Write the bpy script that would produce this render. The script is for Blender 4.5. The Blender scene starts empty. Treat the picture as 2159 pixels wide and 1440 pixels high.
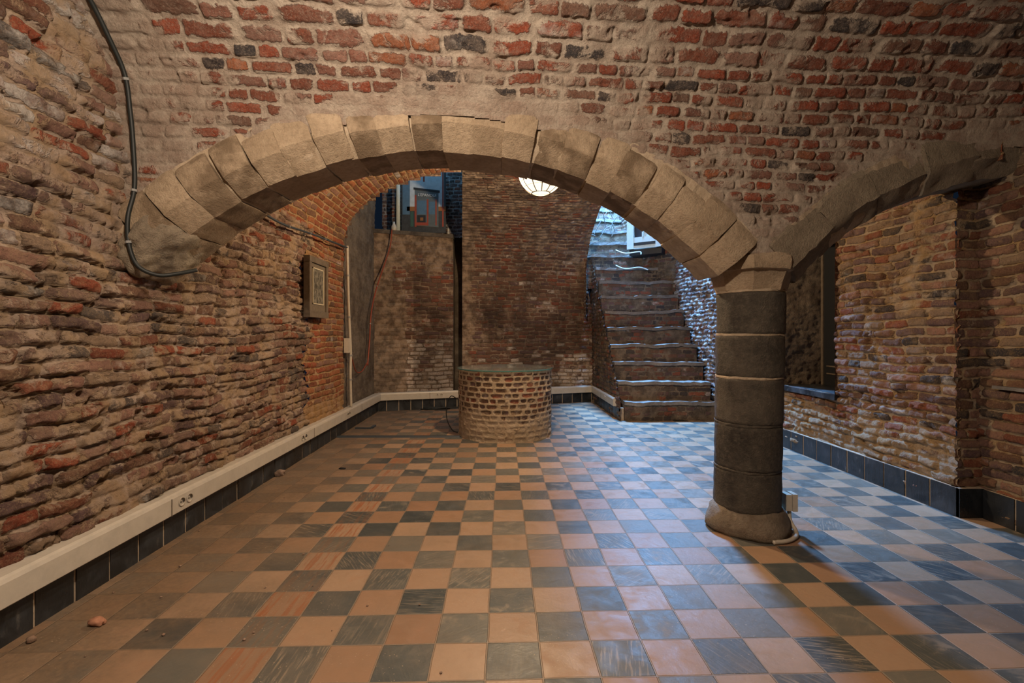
import bpy, math, random
import numpy as np
from mathutils import Vector, noise as mn
random.seed(7)
SC = bpy.context.scene
COL = SC.collection
PI = math.pi
# ------------------------------------------------------------------ camera, world, lights, exposure
F, H = 992.0, 1.22                      # focal length in px of the 2159 px frame, eye height
cam_d = bpy.data.cameras.new('camera'); cam = bpy.data.objects.new('camera', cam_d); COL.objects.link(cam)
cam.location = (0, 0, H); cam.rotation_euler = (PI/2, 0, 0)
cam_d.sensor_width = 36; cam_d.lens = 36*F/2159
cam_d.shift_x = 20/2159; cam_d.shift_y = -17/2159
cam_d.clip_start = 0.02
SC.camera = cam
SC.view_settings.view_transform = 'Standard'; SC.view_settings.look = 'None'
SC.view_settings.exposure = 0.92; SC.view_settings.gamma = 1.0; SC.view_settings.use_curve_mapping = False
w = bpy.data.worlds.new('world'); SC.world = w; w.use_nodes = True
w.node_tree.nodes['Background'].inputs[0].default_value = (0.10, 0.2, 0.4, 1)
w.node_tree.nodes['Background'].inputs[1].default_value = 0.02

def lamp(name, kind, loc, power, color, size=0.1, size_y=None, aim=None, spread=None):
    d = bpy.data.lights.new(name, kind); d.energy = power; d.color = color
    if kind == 'AREA':
        d.size = size
        if size_y: d.shape = 'RECTANGLE'; d.size_y = size_y
        if spread: d.spread = spread
    else: d.shadow_soft_size = size
    o = bpy.data.objects.new(name, d); COL.objects.link(o); o.location = loc
    if aim: o.rotation_euler = (Vector(aim)-Vector(loc)).to_track_quat('-Z', 'Y').to_euler()
    return o
lamp('front_room_lamp', 'POINT', (-0.42, 0.80, 2.62), 104, (1.0, 0.82, 0.64), 0.07)
lamp('stair_daylight', 'AREA', (1.95, 8.45, 5.3), 880, (0.20, 0.50, 1.0), 0.7, 0.9, aim=(2.35, 7.3, 0.0))
lamp('chute_daylight', 'AREA', (-1.25, 7.25, 5.0), 8, (0.25, 0.62, 1.0), 0.7, 0.5, aim=(-1.25, 7.6, 3.2))
GLOBE_STRENGTH = 0.9
lamp('globe_lamp_bulb', 'POINT', (.36, 4.42, 2.80), 290, (1.0, 0.76, 0.50), 0.05)

# ------------------------------------------------------------------ object helpers
def tag(o, label=None, cat=None, group=None, kind=None):
    if label: o['label'] = label
    if cat: o['category'] = cat
    if group: o['group'] = group
    if kind: o['kind'] = kind
    return o
def thing(name, label, cat, loc=(0, 0, 0), group=None):
    o = bpy.data.objects.new(name, None); COL.objects.link(o); o.location = loc
    o.empty_display_size = 0.1
    return tag(o, label, cat, group)
def obj(name, verts, faces, mats, parent=None, smooth=False, midx=None):
    me = bpy.data.meshes.new(name); me.from_pydata([tuple(v) for v in verts], [], faces)
    for m in (mats if isinstance(mats, (list, tuple)) else [mats]): me.materials.append(m)
    if midx is not None: me.polygons.foreach_set('material_index', midx)
    if smooth: me.polygons.foreach_set('use_smooth', [True]*len(me.polygons))
    me.update()
    o = bpy.data.objects.new(name, me); COL.objects.link(o)
    if parent is not None:
        o.parent = parent; o.matrix_parent_inverse = parent_world(parent).inverted()
    return o
def parent_world(p):
    from mathutils import Matrix
    m = Matrix.Identity(4); q = p
    while q is not None:
        base = Matrix.Translation(q.location) @ q.rotation_euler.to_matrix().to_4x4()
        m = (q.matrix_parent_inverse if q.parent else Matrix.Identity(4)) @ base @ m if False else base @ m
        if q.parent: m = q.matrix_parent_inverse @ m
        q = q.parent
    return m
class MB:
    def __init__(s): s.v = []; s.f = []; s.m = []
    def add(s, vs, fs, mi=0):
        b = len(s.v); s.v += [tuple(v) for v in vs]; s.f += [tuple(i+b for i in f) for f in fs]; s.m += [mi]*len(fs)
    def hexa(s, c8, mi=0):      # 4 bottom, 4 top, counter-clockwise
        s.add(c8, [(3, 2, 1, 0), (4, 5, 6, 7), (0, 1, 5, 4), (1, 2, 6, 5), (2, 3, 7, 6), (3, 0, 4, 7)], mi)
    def box(s, x0, x1, y0, y1, z0, z1, mi=0):
        s.hexa([(x0, y0, z0), (x1, y0, z0), (x1, y1, z0), (x0, y1, z0), (x0, y0, z1), (x1, y0, z1), (x1, y1, z1), (x0, y1, z1)], mi)
    def tube(s, pts, r, seg=8, mi=0, cap=True):
        P = [Vector(p) for p in pts]; n = len(P); rings = []
        t0 = (P[1]-P[0]).normalized(); up = Vector((0, 0, 1)) if abs(t0.z) < .9 else Vector((1, 0, 0))
        nrm = t0.cross(up).normalized(); b0 = len(s.v)
        for i in range(n):
            t = (P[min(i+1, n-1)]-P[max(i-1, 0)]).normalized()
            nrm = (nrm - t*nrm.dot(t)).normalized(); bi = t.cross(nrm)
            rr = r[i] if isinstance(r, (list, tuple)) else r
            for k in range(seg):
                a = 2*PI*k/seg; s.v.append(tuple(P[i]+(nrm*math.cos(a)+bi*math.sin(a))*rr))
        for i in range(n-1):
            for k in range(seg):
                s.f.append((b0+i*seg+k, b0+i*seg+(k+1) % seg, b0+(i+1)*seg+(k+1) % seg, b0+(i+1)*seg+k)); s.m.append(mi)
        if cap:
            s.f.append(tuple(b0+k for k in range(seg))[::-1]); s.m.append(mi)
            s.f.append(tuple(b0+(n-1)*seg+k for k in range(seg))); s.m.append(mi)
    def lathe(s, prof, c, seg=32, mi=0, a0=0, cap=(True, True), rf=None):
        b = len(s.v); n = len(prof)
        for (r, z) in prof:
            for k in range(seg):
                a = a0+2*PI*k/seg; q = r*(rf(a, z) if rf else 1)
                s.v.append((c[0]+q*math.cos(a), c[1]+q*math.sin(a), c[2]+z))
        for i in range(n-1):
            for k in range(seg):
                s.f.append((b+i*seg+k, b+i*seg+(k+1) % seg, b+(i+1)*seg+(k+1) % seg, b+(i+1)*seg+k)); s.m.append(mi)
        if cap[0]: s.f.append(tuple(b+k for k in range(seg))[::-1]); s.m.append(mi)
        if cap[1]: s.f.append(tuple(b+(n-1)*seg+k for k in range(seg))); s.m.append(mi)
    def rough(s, amp, scale, seed=0):
        o = Vector((seed*3.1, seed*7.7, seed*1.3)); nv = []
        for v in s.v:
            p = Vector(v); nv.append(tuple(p + mn.noise_vector(p*scale+o)*amp + mn.noise_vector(p*scale*2.7+o)*amp*.45))
        s.v = nv; return s
    def build(s, name, mats, parent=None, smooth=False):
        return obj(name, s.v, s.f, mats, parent, smooth, s.m)
def spline(pts, n=8):
    P = [Vector(p) for p in pts]; out = []
    for i in range(len(P)-1):
        a = P[max(i-1, 0)]; b = P[i]; c = P[i+1]; d = P[min(i+2, len(P)-1)]
        for k in range(n):
            t = k/n
            out.append(.5*((2*b)+(c-a)*t+(2*a-5*b+4*c-d)*t*t+(3*b-a-3*c+d)*t*t*t))
    out.append(P[-1]); return out

# ------------------------------------------------------------------ numpy noise
def _h(ix, iy, s):
    n = (ix.astype(np.int64)*374761393 + iy.astype(np.int64)*668265263 + s*974634777) & 0xffffffff
    n = ((n ^ (n >> 13))*1274126177) & 0xffffffff
    return ((n ^ (n >> 16)) & 0xffff)/65535.0
def vn(x, y, s=0):
    ix = np.floor(x); iy = np.floor(y); fx = x-ix; fy = y-iy
    fx = fx*fx*(3-2*fx); fy = fy*fy*(3-2*fy)
    a = _h(ix, iy, s); b = _h(ix+1, iy, s); c = _h(ix, iy+1, s); d = _h(ix+1, iy+1, s)
    return (a+(b-a)*fx)*(1-fy)+(c+(d-c)*fx)*fy
def fbm(x, y, s=0, o=4):
    r = 0; a = .5; t = 0
    for k in range(o):
        r = r+a*vn(x, y, s+k); t += a; x = x*2.03+1.7; y = y*2.03+4.1; a *= .5
    return r/t
def sst(a, b, x):
    t = np.clip((x-a)/(b-a), 0, 1); return t*t*(3-2*t)
def frac(x): return x-np.floor(x)

# ------------------------------------------------------------------ node helpers
class NT:
    def __init__(s, name, rough=.9, spec=.25):
        s.mat = bpy.data.materials.new(name); s.mat.use_nodes = True; s.t = s.mat.node_tree
        s.b = s.t.nodes['Principled BSDF']; s.b.inputs['Roughness'].default_value = rough
        s.b.inputs['Specular IOR Level'].default_value = spec
    def n(s, ty): return s.t.nodes.new(ty)
    def put(s, sock, v):
        if v is None: return
        if hasattr(v, 'is_output'): s.t.links.new(v, sock)
        elif isinstance(v, (int, float)):
            sock.default_value = v if not hasattr(sock.default_value, '__len__') else (v, v, v, 1)[:len(sock.default_value)]
        else: sock.default_value = (tuple(v)+(1,))[:len(sock.default_value)]
    def m(s, op, a, b=None, c=None):
        n = s.n('ShaderNodeMath'); n.operation = op
        for i, v in enumerate((a, b, c)): s.put(n.inputs[i], v)
        return n.outputs[0]
    def mr(s, v, a, b, c=0, d=1, smooth=True):
        n = s.n('ShaderNodeMapRange')
        if smooth: n.interpolation_type = 'SMOOTHSTEP'
        for i, q in enumerate((v, a, b, c, d)): s.put(n.inputs[i], q)
        return n.outputs[0]
    def obj(s): return s.n('ShaderNodeTexCoord').outputs['Object']
    def sep(s, v):
        n = s.n('ShaderNodeSeparateXYZ'); s.put(n.inputs[0], v); return n.outputs
    def comb(s, x, y, z=0):
        n = s.n('ShaderNodeCombineXYZ'); [s.put(n.inputs[i], q) for i, q in enumerate((x, y, z))]; return n.outputs[0]
    def mapv(s, v, scale=(1, 1, 1), rot=(0, 0, 0), loc=(0, 0, 0)):
        n = s.n('ShaderNodeMapping'); s.put(n.inputs[0], v)
        n.inputs['Scale'].default_value = scale; n.inputs['Rotation'].default_value = rot; n.inputs['Location'].default_value = loc
        return n.outputs[0]
    def noise(s, v, scale, det=4, rgh=.55, dist=0, w=None):
        n = s.n('ShaderNodeTexNoise')
        if w is not None: n.noise_dimensions = '4D'; s.put(n.inputs['W'], w)
        s.put(n.inputs['Vector'], v); n.inputs['Scale'].default_value = scale; n.inputs['Detail'].default_value = det
        n.inputs['Roughness'].default_value = rgh; n.inputs['Distortion'].default_value = dist
        return n.outputs[0]
    def vor(s, v, scale, feat='F1'):
        n = s.n('ShaderNodeTexVoronoi'); n.feature = feat; s.put(n.inputs['Vector'], v); n.inputs['Scale'].default_value = scale
        return n.outputs['Distance']
    def ramp(s, f, stops, const=False):
        n = s.n('ShaderNodeValToRGB'); s.put(n.inputs[0], f); e = n.color_ramp.elements
        if const: n.color_ramp.interpolation = 'CONSTANT'
        while len(e) < len(stops): e.new(.5)
        for i, (p, c) in enumerate(stops): e[i].position = p; e[i].color = tuple(c)+(1,)
        return n.outputs[0]
    def mix(s, f, a, b, mode='MIX'):
        n = s.n('ShaderNodeMix'); n.data_type = 'RGBA'; n.blend_type = mode
        s.put(n.inputs['Factor'], f); s.put(n.inputs['A'], a); s.put(n.inputs['B'], b)
        return [o for o in n.outputs if o.type == 'RGBA'][0]
    def attr(s, name):
        n = s.n('ShaderNodeAttribute'); n.attribute_name = name; return n.outputs['Fac']
    def bump(s, hgt, dist=.01, st=1.0, prev=None):
        n = s.n('ShaderNodeBump'); s.put(n.inputs['Height'], hgt); n.inputs['Distance'].default_value = dist; n.inputs['Strength'].default_value = st
        if prev is not None: s.put(n.inputs['Normal'], prev)
        return n.outputs[0]
    def out(s, col, nrm=None, rough=None):
        s.put(s.b.inputs['Base Color'], col)
        if nrm is not None: s.put(s.b.inputs['Normal'], nrm)
        if rough is not None: s.put(s.b.inputs['Roughness'], rough)
        return s.mat

# ------------------------------------------------------------------ brick: the same layout in the mesh and in the shader
def brick_mat(name, bw, bh, mo, pal, mort, mort2, smear=.5, white=(.6, .56, .5), edge=.010, soot=.35, patch=3.0, seed=0.0, bd=.024):
    t = NT(name); P = t.mapv(t.obj(), loc=(seed, seed*1.7, seed*.3))
    uv = t.n('ShaderNodeUVMap'); uv.uv_map = 'brick'
    u, v, _ = t.sep(uv.outputs[0])
    row = t.m('FLOOR', v)
    off = t.m('FRACT', t.m('MULTIPLY', t.m('SINE', t.m('MULTIPLY', row, 12.9898)), 43.758))
    a = t.m('ADD', u, off)
    a = t.m('ADD', a, t.m('MULTIPLY', t.m('SINE', t.m('ADD', t.m('MULTIPLY', a, 2.1), t.m('MULTIPLY', row, 3.7))), .2))
    ca = t.m('FLOOR', a); fx = t.m('FRACT', a); fy = t.m('FRACT', v)
    wn = t.n('ShaderNodeTexWhiteNoise'); wn.noise_dimensions = '3D'; t.put(wn.inputs['Vector'], t.comb(ca, row, seed))
    rnd = wn.outputs['Value']; r3 = t.sep(wn.outputs['Color'])
    dx = t.m('MULTIPLY', t.m('MINIMUM', fx, t.m('SUBTRACT', 1, fx)), bw)
    dy = t.m('MULTIPLY', t.m('MINIMUM', fy, t.m('SUBTRACT', 1, fy)), bh)
    rx = t.m('MAXIMUM', t.m('SUBTRACT', .022, dx), 0); ry = t.m('MAXIMUM', t.m('SUBTRACT', .022, dy), 0)
    d = t.m('SUBTRACT', .022, t.m('POWER', t.m('ADD', t.m('MULTIPLY', rx, rx), t.m('MULTIPLY', ry, ry)), .5))
    nz = t.noise(P, 38, 5, .65); nz2 = t.noise(P, 9, 4, .6)
    d2 = t.m('ADD', d, t.m('ADD', t.m('MULTIPLY', t.m('SUBTRACT', nz, .5), edge*1.5), t.m('MULTIPLY', t.m('SUBTRACT', nz2, .5), edge*1.6)))
    mask = t.mr(d2, mo*.5-.0015, mo*.5+.0035)
    # brick colour
    k = len(pal); bc = t.ramp(rnd, [(i/k, c) for i, c in enumerate(pal)], True)
    fine = t.noise(P, 70, 6, .7); med = t.noise(P, 14, 5, .65)
    bc = t.mix(t.mr(fine, .3, .7, 0, .55), bc, t.mix(.6, bc, (.02, .012, .01)))
    bc = t.mix(t.mr(med, .42, .68, 0, .6), bc, t.mix(.5, bc, mort2))
    bc = t.mix(t.m('MULTIPLY', r3[1], .35), bc, (.05, .03, .025))
    crumb = t.noise(P, 120, 5, .75)
    bc = t.mix(t.mr(crumb, .52, .62, 0, .42), bc, mort2)
    bc = t.mix(t.mr(t.noise(P, 55, 6, .8), .56, .66, 0, .55), bc, (.03, .02, .015))
    # lime wash left on faces
    wh = t.m('ADD', t.m('MULTIPLY', t.noise(P, 6, 5, .7), .6), t.m('MULTIPLY', r3[2], .4))
    wm = t.m('MULTIPLY', t.mr(t.m('ADD', wh, t.m('MULTIPLY', t.attr('white'), .5)), .66, .80), .8)
    bc = t.mix(t.m('MULTIPLY', wm, t.mr(fine, .25, .6, .35, 1)), bc, white)
    # mortar
    mc = t.mix(t.mr(nz2, .35, .65), mort, mort2)
    mc = t.mix(t.mr(fine, .35, .75, 0, .5), mc, t.mix(.55, mc, (.05, .035, .025)))
    big = t.noise(P, patch, 6, .68, .4)
    sm = t.mr(t.m('ADD', t.m('ADD', big, t.m('MULTIPLY', t.attr('smear'), .6)), t.m('MULTIPLY', t.m('SUBTRACT', nz, .5), .12)), 1.0-smear, 1.08-smear)
    keep = t.m('MULTIPLY', mask, t.m('SUBTRACT', 1, t.m('MULTIPLY', sm, .88)))
    col = t.mix(keep, mc, bc)
    so = t.noise(P, 1.3, 5, .6, .3)
    col = t.mix(t.m('MULTIPLY', t.mr(so, .48, .72), soot), col, (.035, .026, .02))
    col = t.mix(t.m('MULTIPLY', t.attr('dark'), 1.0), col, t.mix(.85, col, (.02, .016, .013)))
    pits = t.mr(t.vor(P, 26), .06, .16)
    hgt = t.m('ADD', t.m('ADD', t.m('MULTIPLY', keep, .55), t.m('MULTIPLY', t.noise(P, 45, 8, .75), .9)), t.m('ADD', t.m('MULTIPLY', pits, .12), t.m('MULTIPLY', nz2, .5)))
    nr = t.bump(hgt, bd, 1.0)
    return t.out(col, nr)

def surf(name, fn, u0, u1, v0, v1, res, mat, toward, bw=.16, bh=.066, mo=.014, amp=.008, wav=.01, rgh=.004, keep=None,
         smear=None, white=None, dark=None, seed=1, parent=None, warp=1.0, kind='structure', sink=None, step=None):
    nu = max(2, int((u1-u0)/res)+1); nv = max(2, int((v1-v0)/res)+1)
    U, V = np.meshgrid(np.linspace(u0, u1, nu), np.linspace(v0, v1, nv))
    X, Y, Z = fn(U, V); P = np.stack([X*np.ones_like(U), Y*np.ones_like(U), Z*np.ones_like(U)], -1)
    du = np.gradient(P, axis=1); dv = np.gradient(P, axis=0); N = np.cross(du, dv)
    N /= np.maximum(np.linalg.norm(N, axis=-1, keepdims=True), 1e-9)
    c = P[nv//2, nu//2]; flip = np.dot(N[nv//2, nu//2], np.array(toward)-c) < 0
    if flip: N = -N
    S = seed*17
    wu = U + warp*(.035*(fbm(U*2.2, V*2.2, S)-.5)+.02*(vn(U*9, V*9, S+3)-.5))
    wv = V + warp*(.05*(fbm(U*1.1, V*1.4, S+5)-.5)+.018*(vn(U*6, V*4, S+6)-.5))
    bu = wu/bw; bv = wv/bh
    if step: up = bv > step; bv = np.where(up, step+(bv-step)*.72, bv); bu = np.where(up, bu*.70+.4, bu)
    row = np.floor(bv); off = frac(np.sin(row*12.9898)*43.758); a = bu+off; a = a+.2*np.sin(a*2.1+row*3.7)
    fx = frac(a); fy = frac(bv)
    dx = np.minimum(fx, 1-fx)*bw; dy = np.minimum(fy, 1-fy)*bh
    d = .022-np.hypot(np.maximum(.022-dx, 0), np.maximum(.022-dy, 0))
    d = d+.008*(vn(U*40, V*40, S+8)-.5)
    rb = _h(np.floor(a), row, S+9); rb2 = _h(np.floor(a), row, S+10)
    mask = sst(mo*.3, mo*.5+.007, d)
    sm = smear(U, V, P) if smear else np.zeros_like(U)
    h = mask*amp*(.35+1.1*rb)*(1-.7*np.clip(sm, 0, 1)) + mask*(rb2-.5)*amp*.6*(fy-.5)*2
    h = h+wav*(fbm(U*1.7, V*1.7, S+11)-.5)*2+rgh*(fbm(U*22, V*26, S+12, 4)-.5)*2+rgh*1.2*(fbm(U*7, V*9, S+15, 3)-.5)*2
    h = h-amp*1.2*sst(.70, .8, fbm(U*9, V*13, S+20, 3))
    if sink is not None: h = h*sink(U, V, P)
    P = P+N*h[..., None]
    ii = np.arange(nu*nv).reshape(nv, nu)
    q = np.stack([ii[:-1, :-1], ii[:-1, 1:], ii[1:, 1:], ii[1:, :-1]], -1)
    if keep is not None:
        uc = (U[:-1, :-1]+U[1:, 1:])/2; vc = (V[:-1, :-1]+V[1:, 1:])/2
        pc = (P[:-1, :-1]+P[1:, 1:])/2; q = q[keep(uc, vc, pc)]
    q = q.reshape(-1, 4)
    if flip: q = q[:, ::-1]
    used = np.zeros(nu*nv, bool); used[q.ravel()] = True; remap = np.cumsum(used)-1; q = remap[q]
    Pf = P.reshape(-1, 3)[used]
    me = bpy.data.meshes.new(name); nf = len(q)
    me.vertices.add(len(Pf)); me.vertices.foreach_set('co', Pf.astype(np.float32).ravel())
    me.loops.add(nf*4); me.loops.foreach_set('vertex_index', q.astype(np.int32).ravel())
    me.polygons.add(nf); me.polygons.foreach_set('loop_start', (np.arange(nf)*4).astype(np.int32))
    me.polygons.foreach_set('loop_total', np.full(nf, 4, np.int32))
    me.polygons.foreach_set('use_smooth', np.ones(nf, bool))
    me.update(calc_edges=True)
    uvl = me.uv_layers.new(name='brick')
    UVf = np.stack([bu, bv], -1).reshape(-1, 2)[used][q.ravel()]
    uvl.data.foreach_set('uv', UVf.astype(np.float32).ravel())
    for an, fnc, val in (('smear', smear, sm), ('white', white, None), ('dark', dark, None)):
        if fnc is not None:
            arr = val if val is not None else fnc(U, V, P)
            at = me.attributes.new(an, 'FLOAT', 'POINT'); at.data.foreach_set('value', (arr*np.ones_like(U)).reshape(-1)[used].astype(np.float32))
    me.materials.append(mat)
    o = bpy.data.objects.new(name, me); COL.objects.link(o)
    if parent is not None: o.parent = parent
    elif kind: o['kind'] = kind
    return o
def poly(pts):
    pts = [tuple(p) for p in pts]; L = [0]
    for i in range(1, len(pts)): L.append(L[-1]+math.dist(pts[i-1], pts[i]))
    xs = [p[0] for p in pts]; ys = [p[1] for p in pts]
    return (lambda s: (np.interp(s, L, xs), np.interp(s, L, ys))), L

# ------------------------------------------------------------------ materials
RED = (.38, .085, .04); RED2 = (.29, .09, .05); BRN = (.20, .10, .065); PNK = (.36, .19, .14); DRK = (.055, .05, .052); ORG = (.42, .14, .06); PUR = (.17, .10, .095); BUF = (.36, .25, .17)
MORT = (.54, .45, .36); MORT2 = (.40, .31, .24); OCH = (.46, .31, .14)
M = {}
M['arcade'] = brick_mat('arcade_brick', .145, .066, .019, [RED, RED2, RED, (.24, .12, .08), PNK, RED, RED2, DRK, RED2, (.30, .13, .09), ORG, RED], MORT, MORT2, smear=.50, seed=1, soot=.15, patch=4.2, edge=.022)
M['left'] = brick_mat('left_brick', .20, .068, .012, [PNK, (.27, .165, .13), RED2, (.40, .24, .18), BRN, PNK, RED, (.12, .10, .09), PUR, BUF], (.50, .38, .29), (.42, .29, .17), smear=.52, seed=3, soot=.4, patch=4.5, edge=.02)
M['vault'] = brick_mat('vault_brick', .18, .066, .013, [ORG, RED, RED2, ORG, RED, BRN, ORG, PNK], (.48, .31, .17), (.42, .25, .10), smear=.42, seed=5, soot=.15, edge=.014)
M['back'] = brick_mat('back_brick', .19, .066, .014, [BRN, RED2, (.24, .11, .07), PUR, (.15, .085, .06), BRN, (.27, .16, .11)], (.34, .25, .175), (.12, .085, .058), smear=.46, seed=7, soot=.62, edge=.014, bd=.012, white=(.62, .55, .47))
M['right'] = brick_mat('right_brick', .20, .066, .013, [PNK, PUR, RED2, BUF, BRN, PUR, PNK, DRK], (.40, .315, .225), (.38, .25, .12), smear=.44, seed=9, soot=.28, patch=2.6, edge=.014)
M['well'] = brick_mat('well_brick', .062, .061, .017, [(.17, .10, .06), PUR, RED2, BRN, (.12, .07, .05), (.2, .13, .08)], (.50, .40, .29), (.42, .32, .21), smear=.38, seed=11, soot=.1, patch=5)
M['stairwall'] = brick_mat('stairwall_brick', .12, .06, .014, [PUR, BRN, DRK, RED2, PUR], (.42, .40, .40), (.28, .25, .24), smear=.47, seed=13, soot=.3, patch=7)
M['steprub'] = brick_mat('step_rubble', .16, .065, .014, [BRN, DRK, PUR, RED2, (.12, .09, .07)], (.20, .155, .11), (.09, .07, .05), smear=.52, seed=15, soot=.6, edge=.025, bd=.014)

def stone_mat(name, c1, c2, c3, rnd=.35, bumpd=.01, stain=.3, rough=.9):
    t = NT(name, rough); P = t.obj(); oi = t.n('ShaderNodeObjectInfo').outputs['Random']
    a = t.noise(P, 5, 6, .65, .3, w=t.m('MULTIPLY', oi, 20)); b = t.noise(P, 40, 6, .7)
    c = t.mix(t.mr(a, .35, .65), c1, c2)
    c = t.mix(t.mr(b, .4, .75, 0, .5), c, c3)
    st = t.m('MULTIPLY', t.mr(oi, .50, .72), t.mr(t.noise(P, 7, 4, .6), .35, .6))
    c = t.mix(t.m('MULTIPLY', st, stain), c, c3)
    c = t.mix(t.m('MULTIPLY', oi, rnd), c, t.mix(.5, c, c3))
    cr = t.mr(t.vor(t.mapv(P, scale=(1, 1, 1)), 9, 'DISTANCE_TO_EDGE'), 0, .02)
    h = t.m('ADD', t.m('ADD', t.m('MULTIPLY', b, .7), a), t.m('MULTIPLY', t.noise(P, 120, 4, .7), .6))
    h = t.m('ADD', h, t.m('MULTIPLY', t.mr(t.vor(P, 30), .03, .1), .25))
    return t.out(c, t.bump(h, bumpd))
M['sand'] = stone_mat('sandstone', (.45, .35, .24), (.33, .25, .165), (.15, .105, .065), stain=.9, rnd=.5)
M['sandgrey'] = stone_mat('grey_sandstone', (.34, .28, .20), (.26, .21, .15), (.13, .10, .07), bumpd=.02)
M['drum'] = stone_mat('dark_drum_stone', (.078, .066, .05), (.036, .031, .025), (.15, .125, .095), rnd=.2, bumpd=.012, rough=.75)
M['base'] = stone_mat('base_stone', (.27, .22, .16), (.17, .13, .09), (.09, .06, .04), bumpd=.014)
M['limemortar'] = stone_mat('lime_mortar', (.45, .36, .26), (.36, .28, .19), (.2, .15, .1), bumpd=.006)
M['tread'] = stone_mat('tread_stone', (.26, .24, .22), (.16, .15, .14), (.07, .06, .055), bumpd=.008, rough=.55)
M['plaster'] = stone_mat('old_render', (.27, .22, .165), (.13, .10, .075), (.06, .047, .035), bumpd=.03)

def simple(name, col, rough=.5, metal=0, spec=.4, nz=0, nscale=30, emit=None, es=0, alpha=None):
    t = NT(name, rough, spec); t.b.inputs['Metallic'].default_value = metal
    if nz:
        a = t.noise(t.obj(), nscale, 5, .65); c = t.mix(t.mr(a, .35, .7, 0, nz), col, tuple(x*.35 for x in col))
        t.out(c, t.bump(a, .002, .6))
    else: t.out(col)
    if emit: t.put(t.b.inputs['Emission Color'], emit); t.b.inputs['Emission Strength'].default_value = es
    return t.mat
M['white_pvc'] = simple('cream_plastic', (.50, .46, .39), .38, nz=.18, nscale=14)
M['black_cable'] = simple('black_cable', (.012, .015, .014), .55)
M['blue_cable'] = simple('dark_cable', (.035, .045, .055), .5)
M['red_cable'] = simple('red_cable', (.26, .05, .02), .5, nz=.3)
M['pipe'] = simple('cream_pipe', (.50, .44, .35), .45, nz=.2)
M['dark'] = simple('dark_recess', (.012, .011, .010), .6)
M['clip'] = simple('grey_clip', (.25, .25, .24), .5)
M['glass_edge'] = simple('glass_rim', (.05, .14, .13), .15)
M['frame_wood'] = simple('frame_wood', (.14, .11, .078), .5, nz=.5, nscale=20)
M['frame_inner'] = simple('frame_light', (.46, .40, .28), .5)
M['mat'] = simple('frame_inner_wood', (.15, .12, .085), .6, nz=.4)
M['white_paint'] = simple('white_paint', (.55, .62, .60), .45, nz=.15)
M['black_paint'] = simple('black_paint', (.012, .013, .014), .5)
M['glasspane_dark'] = simple('dark_pane', (.03, .025, .03), .2)
M['steel'] = simple('steel', (.3, .3, .3), .35, metal=1)
M['globe_wire'] = simple('dark_wire', (.03, .022, .015), .5, metal=.6)
M['blue_board'] = simple('blue_board', (.10, .24, .33), .6, nz=.3)  # blue daylight painted into the stair wall recess blocks
M['debris'] = stone_mat('rubble', (.38, .27, .20), (.28, .18, .12), (.16, .12, .1))
M['brickchip'] = simple('brick_chip', (.42, .20, .12), .9, nz=.5)
g = NT('lamp_glass', .9, 0); g.put(g.b.inputs['Emission Color'], (1.0, .80, .55)); g.b.inputs['Emission Strength'].default_value = GLOBE_STRENGTH
g.out((.01, .01, .01))
tr = g.n('ShaderNodeBsdfTransparent'); tr.inputs[0].default_value = (1, .97, .92, 1); ms = g.n('ShaderNodeMixShader'); ms.inputs[0].default_value = .5
g.t.links.new(tr.outputs[0], ms.inputs[1]); g.t.links.new(g.b.outputs[0], ms.inputs[2]); g.t.links.new(ms.outputs[0], g.t.nodes['Material Output'].inputs[0]); M['globe'] = g.mat
gl = NT('table_glass', .04, .5); gl.b.inputs['Transmission Weight'].default_value = .9; gl.b.inputs['IOR'].default_value = 1.5
M['glass'] = gl.out((.80, .92, .90))

# skirting tile
t = NT('slate_tile', .35, .5); P = t.obj()
a = t.noise(P, 4, 6, .7, .6); b = t.noise(t.mapv(P, scale=(1, 1, .3)), 16, 5, .7)
c = t.mix(t.mr(a, .4, .7), (.012, .014, .016), (.035, .040, .046))
c = t.mix(t.m('MULTIPLY', t.mr(b, .55, .75), t.mr(a, .45, .65, .0, .8)), c, (.20, .19, .17))
M['slate'] = t.out(c, t.bump(b, .003), t.mr(a, .3, .7, .25, .6))
M['grout'] = simple('grout', (.42, .34, .25), .9, nz=.4)

# floor tiles
t = NT('floor_tiles', .4, .45); P = t.obj(); x, y, z = t.sep(P)
TW, TD = .2035, .199
cx = t.m('DIVIDE', t.m('ADD', x, .06), TW)
cy = t.m('DIVIDE', t.m('SUBTRACT', t.m('SUBTRACT', y, t.m('MULTIPLY', x, .03)), 1.657), TD)
wob = t.noise(P, 2.2, 2); wob2 = t.noise(t.mapv(P, loc=(5, 3, 1)), 2.2, 2)
cx = t.m('ADD', cx, t.m('MULTIPLY', t.m('SUBTRACT', wob, .5), .10)); cy = t.m('ADD', cy, t.m('MULTIPLY', t.m('SUBTRACT', wob2, .5), .10))
ix = t.m('FLOOR', cx); iy = t.m('FLOOR', cy); fx = t.m('FRACT', cx); fy = t.m('FRACT', cy)
chk = t.m('MODULO', t.m('ADD', t.m('ADD', ix, iy), 1000), 2)      # 0 = dark
wn = t.n('ShaderNodeTexWhiteNoise'); wn.noise_dimensions = '3D'; t.put(wn.inputs['Vector'], t.comb(ix, iy, 3)); r1 = wn.outputs['Value']; rc = t.sep(wn.outputs['Color'])
lp = t.comb(fx, fy, t.m('MULTIPLY', r1, 50))
med = t.noise(lp, 2.2, 6, .65, .5); fine = t.noise(P, 45, 6, .7)
ang = t.n('ShaderNodeVectorRotate'); ang.rotation_type = 'Z_AXIS'; t.put(ang.inputs['Vector'], lp); t.put(ang.inputs['Angle'], t.m('MULTIPLY', rc[0], 3.1))
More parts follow.
